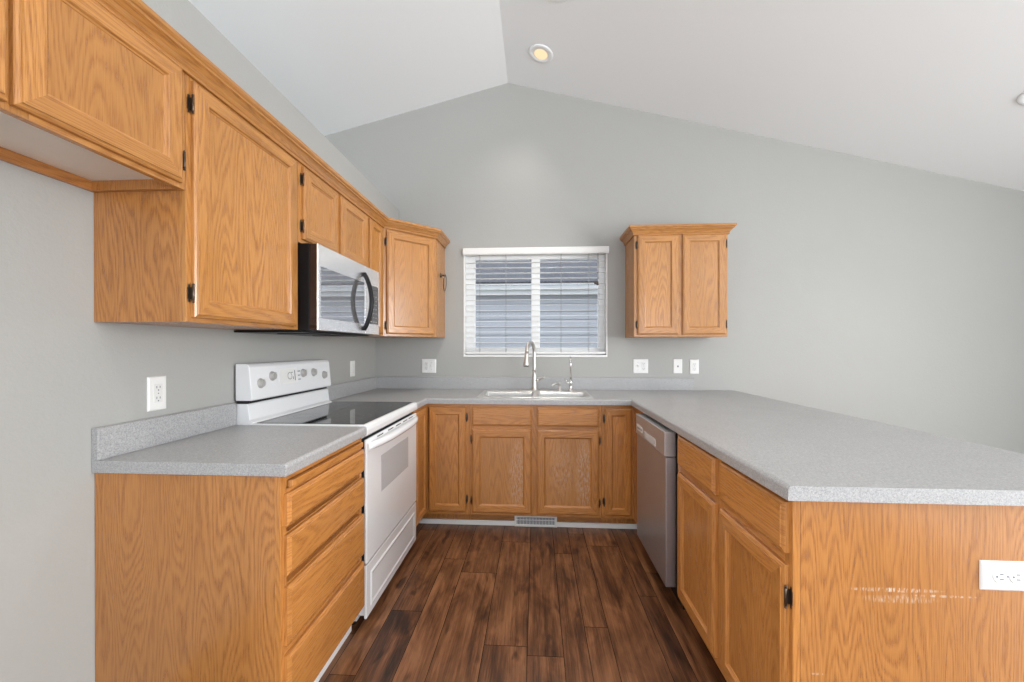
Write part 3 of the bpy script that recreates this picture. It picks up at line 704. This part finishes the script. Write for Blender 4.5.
# ------------------------------------------------------------------ sink, faucets
sk = thing('sink', 'stainless double-bowl sink set into the counter under the window', 'sink', (0, 3.02, CT1))
def sink_mesh():
    bm = bmesh.new(); zt = CT1 + 0.0045
    bowls = [(-0.386, -0.020, 2.822, 3.135), (0.022, 0.384, 2.822, 3.135)]
    xs = [SX0, -0.386, -0.020, 0.022, 0.384, SX1]; ys = [SY0, 2.822, 3.135, SY1]
    vv = {}
    def gv(x, y):
        if (x, y) not in vv: vv[(x, y)] = bm.verts.new((x, y, zt))
        return vv[(x, y)]
    for i in range(5):
        for j in range(3):
            if j == 1 and i in (1, 3): continue
            bm.faces.new([gv(xs[i], ys[j]), gv(xs[i + 1], ys[j]), gv(xs[i + 1], ys[j + 1]), gv(xs[i], ys[j + 1])])
    # outer lip
    out = [(SX0, ys[0]), (SX1, ys[0]), (SX1, ys[3]), (SX0, ys[3])]
    ring = [e for e in bm.edges if len(e.link_faces) == 1 and all(abs(v.co.x - SX0) < 1e-5 or abs(v.co.x - SX1) < 1e-5 or abs(v.co.y - SY0) < 1e-5 or abs(v.co.y - SY1) < 1e-5 for v in e.verts)]
    r = bmesh.ops.extrude_edge_only(bm, edges=ring)
    for e in r['geom']:
        if isinstance(e, bmesh.types.BMVert):
            e.co.z = CT1 + 0.0006; e.co.x += 0.003 * (1 if e.co.x > 0 else -1); e.co.y += 0.003 * (1 if e.co.y > 3 else -1)
    for (a, b, c_, d) in bowls:
        top = [vv[(a, c_)], vv[(b, c_)], vv[(b, d)], vv[(a, d)]]
        prev = top; cx, cy = (a + b) / 2, (c_ + d) / 2
        for (ins, z) in ((0.008, zt - 0.012), (0.014, zt - 0.15), (0.03, zt - 0.178), (0.06, zt - 0.183)):
            cur = [bm.verts.new((a + ins, c_ + ins, z)), bm.verts.new((b - ins, c_ + ins, z)), bm.verts.new((b - ins, d - ins, z)), bm.verts.new((a + ins, d - ins, z))]
            for k in range(4): bm.faces.new([prev[k], prev[(k + 1) % 4], cur[(k + 1) % 4], cur[k]])
            prev = cur
        bm.faces.new(prev)
    bmesh.ops.recalc_face_normals(bm, faces=bm.faces)
    # make sure normals face up/inward of bowls
    off = parent_world(sk)
    for v in bm.verts: v.co -= off
    me = bpy.data.meshes.new('basin'); bm.to_mesh(me); bm.free(); me.materials.append(SINK)
    o = bpy.data.objects.new('basin', me); COL.objects.link(o); o.parent = sk
    b = o.modifiers.new('bevel', 'BEVEL'); b.width = 0.006; b.segments = 3; b.limit_method = 'ANGLE'; b.angle_limit = math.radians(35)
sink_mesh()
for cx in (-0.203, 0.203):
    mb = MB(); mb.lathe([(0.045, 0.0002), (0.045, 0.002), (0.036, 0.003), (0.030, 0.0015)], (cx, 2.98, CT1 + 0.0045 - 0.1825), segs=24); mb.build('drain', CHROME, sk)
zk = CT1 + 0.0048
fc = thing('faucet', 'tall brushed nickel pull-down gooseneck faucet behind the sink divider', 'faucet', (-0.012, 3.20, zk))
FX, FYP = -0.012, 3.200
mb = MB(); N = 20
mb.tube([(FX - 0.11 , FYP, zk + 0.003), (FX + 0.11, FYP, zk + 0.003)], 0.001, 8)
mb = MB(); mb.prism([(FX + 0.125 * math.copysign(1, math.cos(a)) * 0.80 + 0.026 * math.cos(a), FYP + 0.026 * math.sin(a)) for a in (2 * math.pi * (k + 0.5) / 24 for k in range(24))], 'z', zk, zk + 0.005); mb.build('deck_plate', NICKEL, fc, bevel=0.002)
mb = MB(); mb.lathe([(0.027, 0.005), (0.027, 0.012), (0.022, 0.020), (0.019, 0.05), (0.0185, 0.09), (0.0195, 0.115), (0.0150, 0.130), (0.0135, 0.16)], (FX, FYP, zk), segs=24); mb.build('body', NICKEL, fc)
d = V3((-0.33, -0.944, 0)); R = 0.085; H0 = 1.222; path = [(FX, FYP, zk + 0.12), (FX, FYP, 1.10), (FX, FYP, 1.16)]
for k in range(17):
    a = math.pi * 0.985 * k / 16; p = V3((FX, FYP, H0)) + d * (R - R * math.cos(a)) + Z * (R * math.sin(a)); path.append(tuple(p))
mb = MB(); mb.tube(path, 0.0138, 16); mb.build('spout', NICKEL, fc)
e = V3(path[-1]); dn = (V3(path[-1]) - V3(path[-2])).normalized()
mb = MB(); mb.tube([e + dn * 0.0, e + dn * 0.012, e + dn * 0.05, e + dn * 0.095, e + dn * 0.104], [0.0150, 0.0155, 0.0175, 0.0235, 0.0215], 18); sh = mb.build('spray_head', NICKEL, fc)
mb = MB(); mb.tube([e + dn * 0.1035, e + dn * 0.107], 0.019, 16); mb.build('spray_face', BLACK, sh)
mb = MB(); mb.tube([(FX + 0.012, FYP - 0.006, zk + 0.085), (FX + 0.034, FYP - 0.018, zk + 0.085)], 0.0105, 12); mb.tube([(FX + 0.030, FYP - 0.016, zk + 0.084), (FX + 0.060, FYP - 0.03, zk + 0.098), (FX + 0.085, FYP - 0.045, zk + 0.112)], [0.0060, 0.0048, 0.0045], 10); mb.build('lever', NICKEL, fc)
sd = thing('soap_dispenser', 'short brushed nickel soap pump beside the tall faucet', 'soap dispenser', (0.190, 3.20, zk))
mb = MB(); mb.lathe([(0.021, 0.0003), (0.021, 0.006), (0.013, 0.012), (0.0115, 0.034), (0.0105, 0.036)], (0.190, 3.20, zk), segs=20); mb.build('base', NICKEL, sd)
mb = MB(); mb.lathe([(0.0065, 0.034), (0.0065, 0.052), (0.012, 0.054), (0.012, 0.064), (0.008, 0.067)], (0.190, 3.20, zk), segs=16); mb.tube([(0.190, 3.20, zk + 0.059), (0.155, 3.175, zk + 0.058), (0.130, 3.158, zk + 0.048), (0.128, 3.157, zk + 0.040)], [0.007, 0.0055, 0.005, 0.0045], 10); mb.build('pump_head', NICKEL, sd)
wf = thing('water_filter_tap', 'slim chrome drinking water tap with hooked spout at the end of the sink', 'tap', (0.279, 3.20, zk))
FX2 = 0.279
mb = MB(); mb.lathe([(0.022, 0.0003), (0.022, 0.005), (0.013, 0.010), (0.012, 0.050), (0.015, 0.055), (0.015, 0.078), (0.008, 0.086), (0.0055, 0.10)], (FX2, 3.20, zk), segs=20); mb.build('body', CHROME, wf)
path = [(FX2, 3.20, zk + 0.09), (FX2, 3.20, 1.13)]; d2 = V3((-0.12, -0.99, 0))
for k in range(13):
    a = math.pi * 0.9 * k / 12; p = V3((FX2, 3.20, 1.152)) + d2 * (0.04 - 0.04 * math.cos(a)) + Z * (0.04 * math.sin(a)); path.append(tuple(p))
mb = MB(); mb.tube(path, 0.0070, 12); e2 = V3(path[-1]); dn2 = (e2 - V3(path[-2])).normalized(); mb.tube([e2, e2 + dn2 * 0.02], 0.0080, 12); mb.build('spout', CHROME, wf)
mb = MB(); mb.tube([(FX2 - 0.008, 3.20, zk + 0.066), (FX2 - 0.034, 3.195, zk + 0.067)], [0.0075, 0.006], 12); mb.tube([(FX2 - 0.030, 3.196, zk + 0.060), (FX2 - 0.040, 3.194, zk + 0.088), (FX2 - 0.046, 3.193, zk + 0.098)], [0.005, 0.0045, 0.004], 10); mb.build('lever', CHROME, wf)
cap = MB(); cap.lathe([(0.016, 0.0003), (0.016, 0.004), (0.010, 0.008), (0.004, 0.009)], (-0.133, 3.235, zk), segs=16); cap = cap.build('sink_hole_cover', CHROME); tag(cap, 'tiny round metal cap on the rear rim of the sink', 'cap')

# ------------------------------------------------------------------ range
RY0, RY1, RX = 1.7365, 2.4875, -0.757
rgn = thing('electric_range', 'white electric range with black glass cooktop between the counters', 'range', (-1.06, 2.11, 0))
mb = MB(); mb.box(XW + 0.025, RX - 0.045, RY0, RY1, 0.035, 0.900); mb.build('body', ENAMEL_GREY, rgn, bevel=0.004)
mb = MB()
mb.prism([(XW + 0.075, 0.900), (RX - 0.004, 0.868), (RX + 0.004, 0.874), (RX + 0.006, 0.895), (RX + 0.002, 0.912), (RX - 0.010, 0.9195), (XW + 0.075, 0.9195)], 'y', RY0, RY1); mb.build('cooktop_rim', ENAMEL, rgn, bevel=0.003)
mb = MB(); mb.box(XW + 0.105, RX - 0.020, RY0 + 0.014, RY1 - 0.014, 0.9185, 0.9215); ck = mb.build('cooktop_glass', BLACK_GLASS, rgn, bevel=0.001)
for (bx, by, br) in ((-0.93, 1.94, 0.10), (-0.93, 2.29, 0.075), (-1.17, 1.94, 0.075), (-1.17, 2.29, 0.10)):
    for rr in (br, br * 0.62):
        mb = MB(); k = mb.add([(bx + (rr + s_) * math.cos(a), by + (rr + s_) * math.sin(a), 0.92165) for s_ in (0, 0.002) for a in (2 * math.pi * q / 40 for q in range(40))])
        for q in range(40): mb.face((k + q, k + (q + 1) % 40, k + 40 + (q + 1) % 40, k + 40 + q), AX['x'])
        mb.build('burner_ring', PRINT, ck, recalc=False)
# oven door
DZ0, DZ1 = 0.292, 0.852
mb = MB(); mb.box(RX - 0.014, RX, RY0 + 0.003, RY1 - 0.003, DZ0, DZ1); od = mb.build('oven_door', ENAMEL, rgn, bevel=0.006, segs=3)
mb = MB(); mb.box(RX - 0.0435, RX - 0.0142, RY0 + 0.008, RY1 - 0.008, DZ0 + 0.006, DZ1 - 0.006); mb.build('door_core', DARK, od)
mb = MB(); mb.box(RX - 0.004, RX + 0.0012, 1.905, 2.318, 0.560, 0.738); mb.build('oven_window', DOOR_GLASS, od, bevel=0.0012)
mb = MB(); n = 16; outer = []; inner = []
for k in range(n + 1):
    t_ = k / n; y = RY0 + 0.006 + (RY1 - RY0 - 0.012) * t_; bow = 0.034 * (1 - abs(2 * t_ - 1) ** 3.2)
    outer.append((y, bow))
prev = None
for (y, bow) in outer:
    ring = mb.add([(RX + 0.0005, y, 0.800), (RX + bow + 0.008, y, 0.803), (RX + bow + 0.013, y, 0.815), (RX + bow + 0.011, y, 0.828), (RX + bow + 0.002, y, 0.834), (RX + 0.0005, y, 0.834)] if bow > 0.0 else [(RX + 0.0005, y, 0.800), (RX + 0.008, y, 0.803), (RX + 0.013, y, 0.815), (RX + 0.011, y, 0.828), (RX + 0.002, y, 0.834), (RX + 0.0005, y, 0.834)])
    if prev is not None:
        for q in range(6): mb.face((prev + q, prev + (q + 1) % 6, ring + (q + 1) % 6, ring + q), AX['y'], True)
    else: mb.face([ring + q for q in range(6)], AX['y'])
    prev = ring
mb.face([prev + q for q in range(6)][::-1], AX['y']); mb.build('handle', ENAMEL, od)
for g0 in (1.86, 2.00, 2.115, 2.23, 2.33):
    for k in range(4):
        mb = MB(); mb.box(RX - 0.0005, RX + 0.0012, g0 + k * 0.019, g0 + k * 0.019 + 0.012, 0.8385, 0.8445); mb.build('vent_slot', DARK, od)
# storage drawer with a raised pressed panel
mb = MB(); mb.box(RX - 0.014, RX - 0.002, RY0 + 0.003, RY1 - 0.003, 0.045, 0.284); mb.box(RX - 0.043, RX - 0.0138, RY0 + 0.010, RY1 - 0.010, 0.055, 0.275)
mb.frame(V3((RX - 0.0025, RY0 + 0.045, 0.075)), V3((0, 1, 0)), Z, V3((1, 0, 0)), RY1 - RY0 - 0.09, 0.165, [(0, 0), (0.004, 0.005), (0.012, 0.006), (0.022, 0.002)], cap=True); mb.build('storage_drawer', ENAMEL, rgn, bevel=0.005, segs=3)
for (x, y) in ((-1.30, 1.78), (-1.30, 2.44), (-0.84, 1.78), (-0.84, 2.44)):
    mb = MB(); mb.lathe([(0.018, 0.0002), (0.018, 0.012), (0.010, 0.014), (0.010, 0.035)], (x, y, 0), segs=14); mb.build('levelling_foot', BLACK, rgn)
# back guard
GX = -1.300
mb = MB(); mb.prism([(XW + 0.012, 0.900), (GX + 0.010, 0.900), (GX + 0.010, 0.925), (GX - 0.006, 0.935), (GX - 0.014, 1.000), (GX - 0.022, 1.008), (XW + 0.012, 1.008)], 'y', RY0 + 0.004, RY1 - 0.042); mb.build('rear_panel', ENAMEL, rgn, bevel=0.003, segs=3)
mb = MB(); mb.box(XW + 0.014, GX - 0.020, RY0 + 0.008, RY1 - 0.050, 1.0082, 1.0215); mb.build('vent_gap', DARK, rgn)
mb = MB(); mb.prism([(XW + 0.012, 1.022), (GX + 0.004, 1.022), (GX + 0.008, 1.030), (GX - 0.006, 1.176), (GX - 0.014, 1.188), (GX - 0.028, 1.192), (XW + 0.012, 1.192)], 'y', RY0 + 0.001, RY1 - 0.046); bgd = mb.build('control_panel', ENAMEL, rgn, bevel=0.004, segs=3)
def gx(z): return GX + 0.008 - 0.014 * (z - 1.03) / 0.146
nrm = V3((0.146, 0, 0.014)).normalized()
for (y, z) in ((1.803, 1.098), (1.890, 1.126), (2.150, 1.124), (2.254, 1.122), (2.366, 1.099)):
    O = V3((gx(z), y, z)); mb = MB(); mb.lathe([(0.024, 0.0), (0.0235, 0.003), (0.0205, 0.005), (0.0190, 0.012), (0.0170, 0.0145)], O, nrm, 24)
    mb.obox(O + nrm * 0.0125, V3((0, 1, 0)), Z, nrm, -0.0045, 0.0045, -0.0165, 0.0165, 0, 0.007); mb.build('knob', KNOB, bgd, bevel=0.0008)
mb = MB(); y0, y1, z0, z1 = 1.945, 2.095, 1.078, 1.158
mb.prism([(gx(z0) - 0.002, z0), (gx(z0) + 0.0012, z0), (gx(z1) + 0.0012, z1), (gx(z1) - 0.002, z1)], 'y', y0, y1); dsp = mb.build('display_panel', PLASTIC, bgd)
mb = MB()
def pbox(ya_, yb_, za_, zb_): mb.prism([(gx(za_), za_), (gx(za_) + 0.0020, za_), (gx(zb_) + 0.0020, zb_), (gx(zb_), zb_)], 'y', ya_, yb_)
for a, b, c_, d in ((2.070, 2.075, 1.09, 1.145), (2.042, 2.054, 1.132, 1.136), (2.054, 2.058, 1.098, 1.112)):
    mb = MB(); pbox(a, b, c_, d); mb.build('display_mark', PRINT, dsp)
for a in (2.102, 2.114):
    for z in (1.090, 1.112, 1.134):
        mb = MB(); pbox(a, a + 0.006, z, z + 0.006); mb.build('display_mark', PRINT, bgd)
mb = MB()
for k in range(14):
    a0, a1 = 2 * math.pi * k / 14, 2 * math.pi * (k + 1) / 14
    pbox(2.028 + 0.017 * math.cos(a0) - 0.0022, 2.028 + 0.017 * math.cos(a0) + 0.0022, 1.117 + 0.017 * math.sin(a0) - 0.0022, 1.117 + 0.017 * math.sin(a0) + 0.0022)
mb.build('display_dial', PRINT, dsp)

# ------------------------------------------------------------------ microwave
MY0, MY1, MF, MZ0, MZ1 = 1.752, 2.460, -0.990, 1.340, 1.744
mw = thing('microwave', 'stainless over-range microwave with black bow handle under the wall cabinets', 'microwave', (-1.18, 2.1, MZ0))
MB_X = MF - 0.040
mb = MB(); mb.box(XW + 0.002, MB_X - 0.0015, MY0, MY1, MZ0 + 0.006, MZ1 - 0.0015); mb.build('case', BLACK, mw, bevel=0.002)
mb = MB(); mb.box(XW + 0.004, MB_X - 0.03, MY0 - 0.012, MY1 + 0.006, MZ0 - 0.004, MZ0 + 0.0055); mb.box(-1.25, MB_X - 0.06, MY0 + 0.10, MY0 + 0.30, MZ0 - 0.008, MZ0 - 0.0042); mb.box(-1.25, MB_X - 0.06, MY0 + 0.40, MY0 + 0.60, MZ0 - 0.008, MZ0 - 0.0042); mb.build('underside_vent', BLACK, mw, bevel=0.001)
mb = MB(); mb.box(MB_X, MF - 0.004, MY0 + 0.001, MY1 - 0.001, MZ0 + 0.008, MZ1 - 0.003); md = mb.build('door_core', BLACK_GLOSS, mw, bevel=0.002)
YD2 = 2.262    # end of the door, start of the control strip
mb = MB(); U = V3((0, 1, 0)); Wx = V3((1, 0, 0))
mb.frame(V3((MF - 0.006, MY0, MZ0 + 0.006)), U, Z, Wx, YD2 - MY0 - 0.001, MZ1 - MZ0 - 0.008, [(0, 0), (0, 0.004), (0.003, 0.006), (0.012, 0.006), (0.012, 0)])
a, b = MY0 + 0.012, YD2 - 0.013; z0, z1 = MZ0 + 0.018, MZ1 - 0.014
mb.box(MF - 0.006, MF, a, b, z1 - 0.088, z1); mb.box(MF - 0.006, MF, a, b, z0, z0 + 0.045); mb.box(MF - 0.006, MF, a, a + 0.010, z0 + 0.045, z1 - 0.088)
mdf = mb.build('door', STEEL_BRIGHT, mw, bevel=0.001)
mb = MB(); mb.box(MF - 0.005, MF - 0.0008, a + 0.0105, b - 0.0005, z0 + 0.0455, z1 - 0.0885); mb.build('door_window', MW_GLASS, mdf)
mb = MB(); mb.box(MF - 0.006, MF, YD2, MY1, MZ0 + 0.006, MZ1 - 0.002); cp = mb.build('control_strip', STEEL_BRIGHT, mw, bevel=0.003)
mb = MB(); mb.box(MF - 0.001, MF + 0.0008, YD2 + 0.055, MY1 - 0.018, z0 + 0.050, z1 - 0.088); kp = mb.build('keypad', BLACK_GLASS, cp)
for r in range(7):
    for k in range(3):
        mb = MB(); mb.box(MF + 0.0009, MF + 0.0013, YD2 + 0.068 + k * 0.036, YD2 + 0.083 + k * 0.036, z0 + 0.062 + r * 0.026, z0 + 0.066 + r * 0.026); mb.build('key', KNOB, kp)
hy = YD2 - 0.045; hp = []; hr = []
for k in range(19):
    t_ = k / 18; hp.append((MF + 0.010 + 0.044 * math.sin(math.pi * t_) ** 0.8, hy, MZ0 + 0.030 + 0.320 * t_)); hr.append(0.0125)
mb = MB(); mb.tube(hp, hr, 12)
for z in (MZ0 + 0.036, MZ0 + 0.344): mb.tube([(MF + 0.0005, hy, z), (MF + 0.016, hy, z)], 0.013, 12)
mb.build('handle', BLACK, mdf)

# ------------------------------------------------------------------ dishwasher
DY0, DY1, DX = 1.958, 2.505, 0.625
dw = thing('dishwasher', 'stainless dishwasher with pocket handle, built in under the peninsula counter', 'dishwasher', (0.95, 2.23, 0))
mb = MB(); mb.box(DX + 0.055, 1.235, DY0 + 0.004, DY1 - 0.002, 0.10, BT - 0.004); mb.box(DX + 0.11, 1.2, DY0 + 0.02, DY1 - 0.02, 0.0, 0.10); mb.build('tub', DARK, dw)
mb = MB(); mb.box(DX + 0.002, DX + 0.050, DY0, DY1, 0.108, 0.735); ddr = mb.build('door', STEEL_DW, dw, bevel=0.003, segs=3)
mb = MB(); mb.box(DX - 0.004, DX + 0.050, DY0, DY1, 0.7395, 0.858); cpn = mb.build('control_panel', STEEL, dw, bevel=0.003, segs=3)
mb = MB(); mb.box(DX - 0.0055, DX - 0.0035, DY0 + 0.14, DY1 - 0.20, 0.752, 0.790); mb.build('pocket_handle', ENAMEL_GREY, cpn, bevel=0.0008)
mb = MB(); mb.box(DX - 0.0055, DX - 0.0035, DY1 - 0.15, DY1 - 0.03, 0.765, 0.80); mb.build('button_plate', PLASTIC, cpn)
for k in range(4):
    mb = MB(); mb.box(DX - 0.0062, DX - 0.0050, DY1 - 0.140 + k * 0.027, DY1 - 0.124 + k * 0.027, 0.774, 0.786); mb.build('button', PRINT, cpn)
mb = MB(); mb.box(DX + 0.085, DX + 0.10, DY0 + 0.005, DY1 - 0.005, 0.0, 0.105); mb.build('toe_plate', BLACK, dw)

# ------------------------------------------------------------------ outlets and switches
def plate(name, label, cat, O, U, W, w, h, kinds, horizontal=False):
    """kinds: list per gang of 'duplex','decora_outlet','switch','rocker','jack'"""
    O = V3(O); V = Z
    r = thing(name, label, cat, O)
    mb = MB(); mb.frame(O - U * w / 2 - V * h / 2 + W * 0.0003, U, V, W, w, h, [(0, 0), (0.0005, 0.003), (0.004, 0.0055), (0.006, 0.006)], cap=True); mb.build('cover_plate', PLASTIC, r)
    n = len(kinds)
    for i, k in enumerate(kinds):
        P = O + U * ((i - (n - 1) / 2) * 0.046) + W * 0.0063
        A, B = (U, V) if not horizontal else (V, U)
        if k in ('duplex', 'decora_outlet'):
            mb = MB()
            if k == 'duplex':
                for s_ in (-1, 1): mb.lathe([(0.0165, -0.002), (0.0165, 0.0012), (0.0155, 0.0018)], P + B * 0.0195 * s_, W, 20)
            else: mb.obox(P, A, B, W, -0.0165, 0.0165, -0.034, 0.034, -0.002, 0.0018)
            rc = mb.build('receptacle', PLASTIC_IN, r, bevel=0.0006, segs=1)
            mb = MB()
            for s_ in (-1, 1):
                C = P + B * 0.0195 * s_ + W * 0.0018
                mb.obox(C, A, B, W, -0.0075, -0.0050, -0.001, 0.008, 0, 0.0004); mb.obox(C, A, B, W, 0.0050, 0.0075, -0.0005, 0.0075, 0, 0.0004); mb.lathe([(0.0026, 0), (0.0026, 0.0004)], C - B * 0.0075, W, 10)
            mb.lathe([(0.0022, 0), (0.0022, 0.0004)], P + W * (0.0018 if k != 'duplex' else 0.0), W, 8)
            mb.build('slots', PRINT, rc)
        elif k == 'rocker':
            mb = MB(); mb.obox(P, A, B, W, -0.0165, 0.0165, -0.034, 0.034, -0.002, 0.0008); mb.obox(P, A, B, W, -0.0135, 0.0135, -0.030, 0.001, 0.0009, 0.0035); mb.obox(P, A, B, W, -0.0135, 0.0135, 0.001, 0.030, 0.0009, 0.0022); mb.build('rocker', PLASTIC_IN, r, bevel=0.0006, segs=1)
        elif k == 'switch':
            mb = MB(); mb.obox(P, A, B, W, -0.005, 0.005, -0.012, 0.012, -0.002, 0.0005); mb.obox(P, A, B, W, -0.0038, 0.0038, 0.0, 0.010, 0.0006, 0.011); mb.build('toggle', PLASTIC_IN, r, bevel=0.0006, segs=1)
            mb = MB()
            for s_ in (-1, 1): mb.lathe([(0.0026, 0), (0.0026, 0.0006)], P + B * 0.030 * s_, W, 10)
            mb.build('screws', KNOB, r)
        elif k == 'jack':
            mb = MB(); mb.obox(P, A, B, W, -0.006, 0.006, -0.007, 0.007, -0.002, 0.0006); mb.build('jack', PRINT, r)
    return r
UX, UY = V3((1, 0, 0)), V3((0, 1, 0)); WY, WXp = V3((0, -1, 0)), V3((1, 0, 0))
plate('wall_outlet', 'white duplex outlet above the short drawer countertop, on the side wall', 'outlet', (XW, 1.371, 1.100), UY, WXp, 0.072, 0.124, ['decora_outlet'])
plate('light_switch', 'slim white switch plate on the side wall past the range', 'switch', (XW, 2.924, 1.106), UY, WXp, 0.072, 0.118, ['rocker'])
plate('wall_outlet', 'white double-gang plate with outlet and switch under the corner wall cabinet', 'outlet', (-0.914, YW, 1.107), UX, WY, 0.124, 0.120, ['decora_outlet', 'switch'])
plate('wall_outlet', 'white double-gang plate with switch and outlet between window and splash end', 'outlet', (0.870, YW, 1.110), UX, WY, 0.122, 0.118, ['switch', 'decora_outlet'])
plate('phone_jack', 'white single plate with one small central jack, between two outlets', 'jack', (1.171, YW, 1.110), UX, WY, 0.072, 0.116, ['jack'])
plate('wall_outlet', 'white single duplex outlet above the end of the back splash', 'outlet', (1.304, YW, 1.107), UX, WY, 0.074, 0.120, ['decora_outlet'])
plate('wall_outlet', 'white sideways duplex outlet on the scuffed peninsula end panel', 'outlet', (1.183, 1.0748, 0.692), UX, WY, 0.122, 0.074, ['duplex'], horizontal=True)

# ------------------------------------------------------------------ recessed ceiling lights
def downlight(x, y, label, power):
    n = V3((-SL, 0, -1)).normalized() if x > RIDX else V3((SL, 0, -1)).normalized()
    O = V3((x, y, ceil_z(x)))
    r = thing('recessed_light', label, 'ceiling light', O, 'recessed lights in the vaulted ceiling')
    mb = MB(); mb.lathe([(0.050, 0.0007), (0.092, 0.0007), (0.092, 0.004), (0.086, 0.008), (0.058, 0.007), (0.054, 0.002)], O, n, 36); mb.build('trim_ring', CEIL, r, recalc=True)
    mb = MB(); mb.lathe([(0.048, 0.0074), (0.050, 0.0076), (0.046, 0.0078), (0.02, 0.0079)], O, n, 28); mb.build('lamp', LAMP_GLOW, r)
    d = bpy.data.lights.new('lamp_light', 'SPOT'); d.energy = power; d.color = (1.0, 0.94, 0.85); d.spot_size = math.radians(96); d.spot_blend = 1.0; d.shadow_soft_size = 0.05
    o = bpy.data.objects.new('lamp_light', d); COL.objects.link(o); o.parent = r; o.location = n * 0.03
    o.rotation_euler = V3((0, 0, -1)).rotation_difference(n).to_euler()
downlight(0.039, 2.945, 'lit recessed light in the ceiling nearest the back wall', 22)
downlight(0.125, 2.395, 'recessed light cut by the top edge of the picture', 60)
downlight(2.912, 2.47, 'recessed light low on the long ceiling slope, cut by the picture edge', 30)
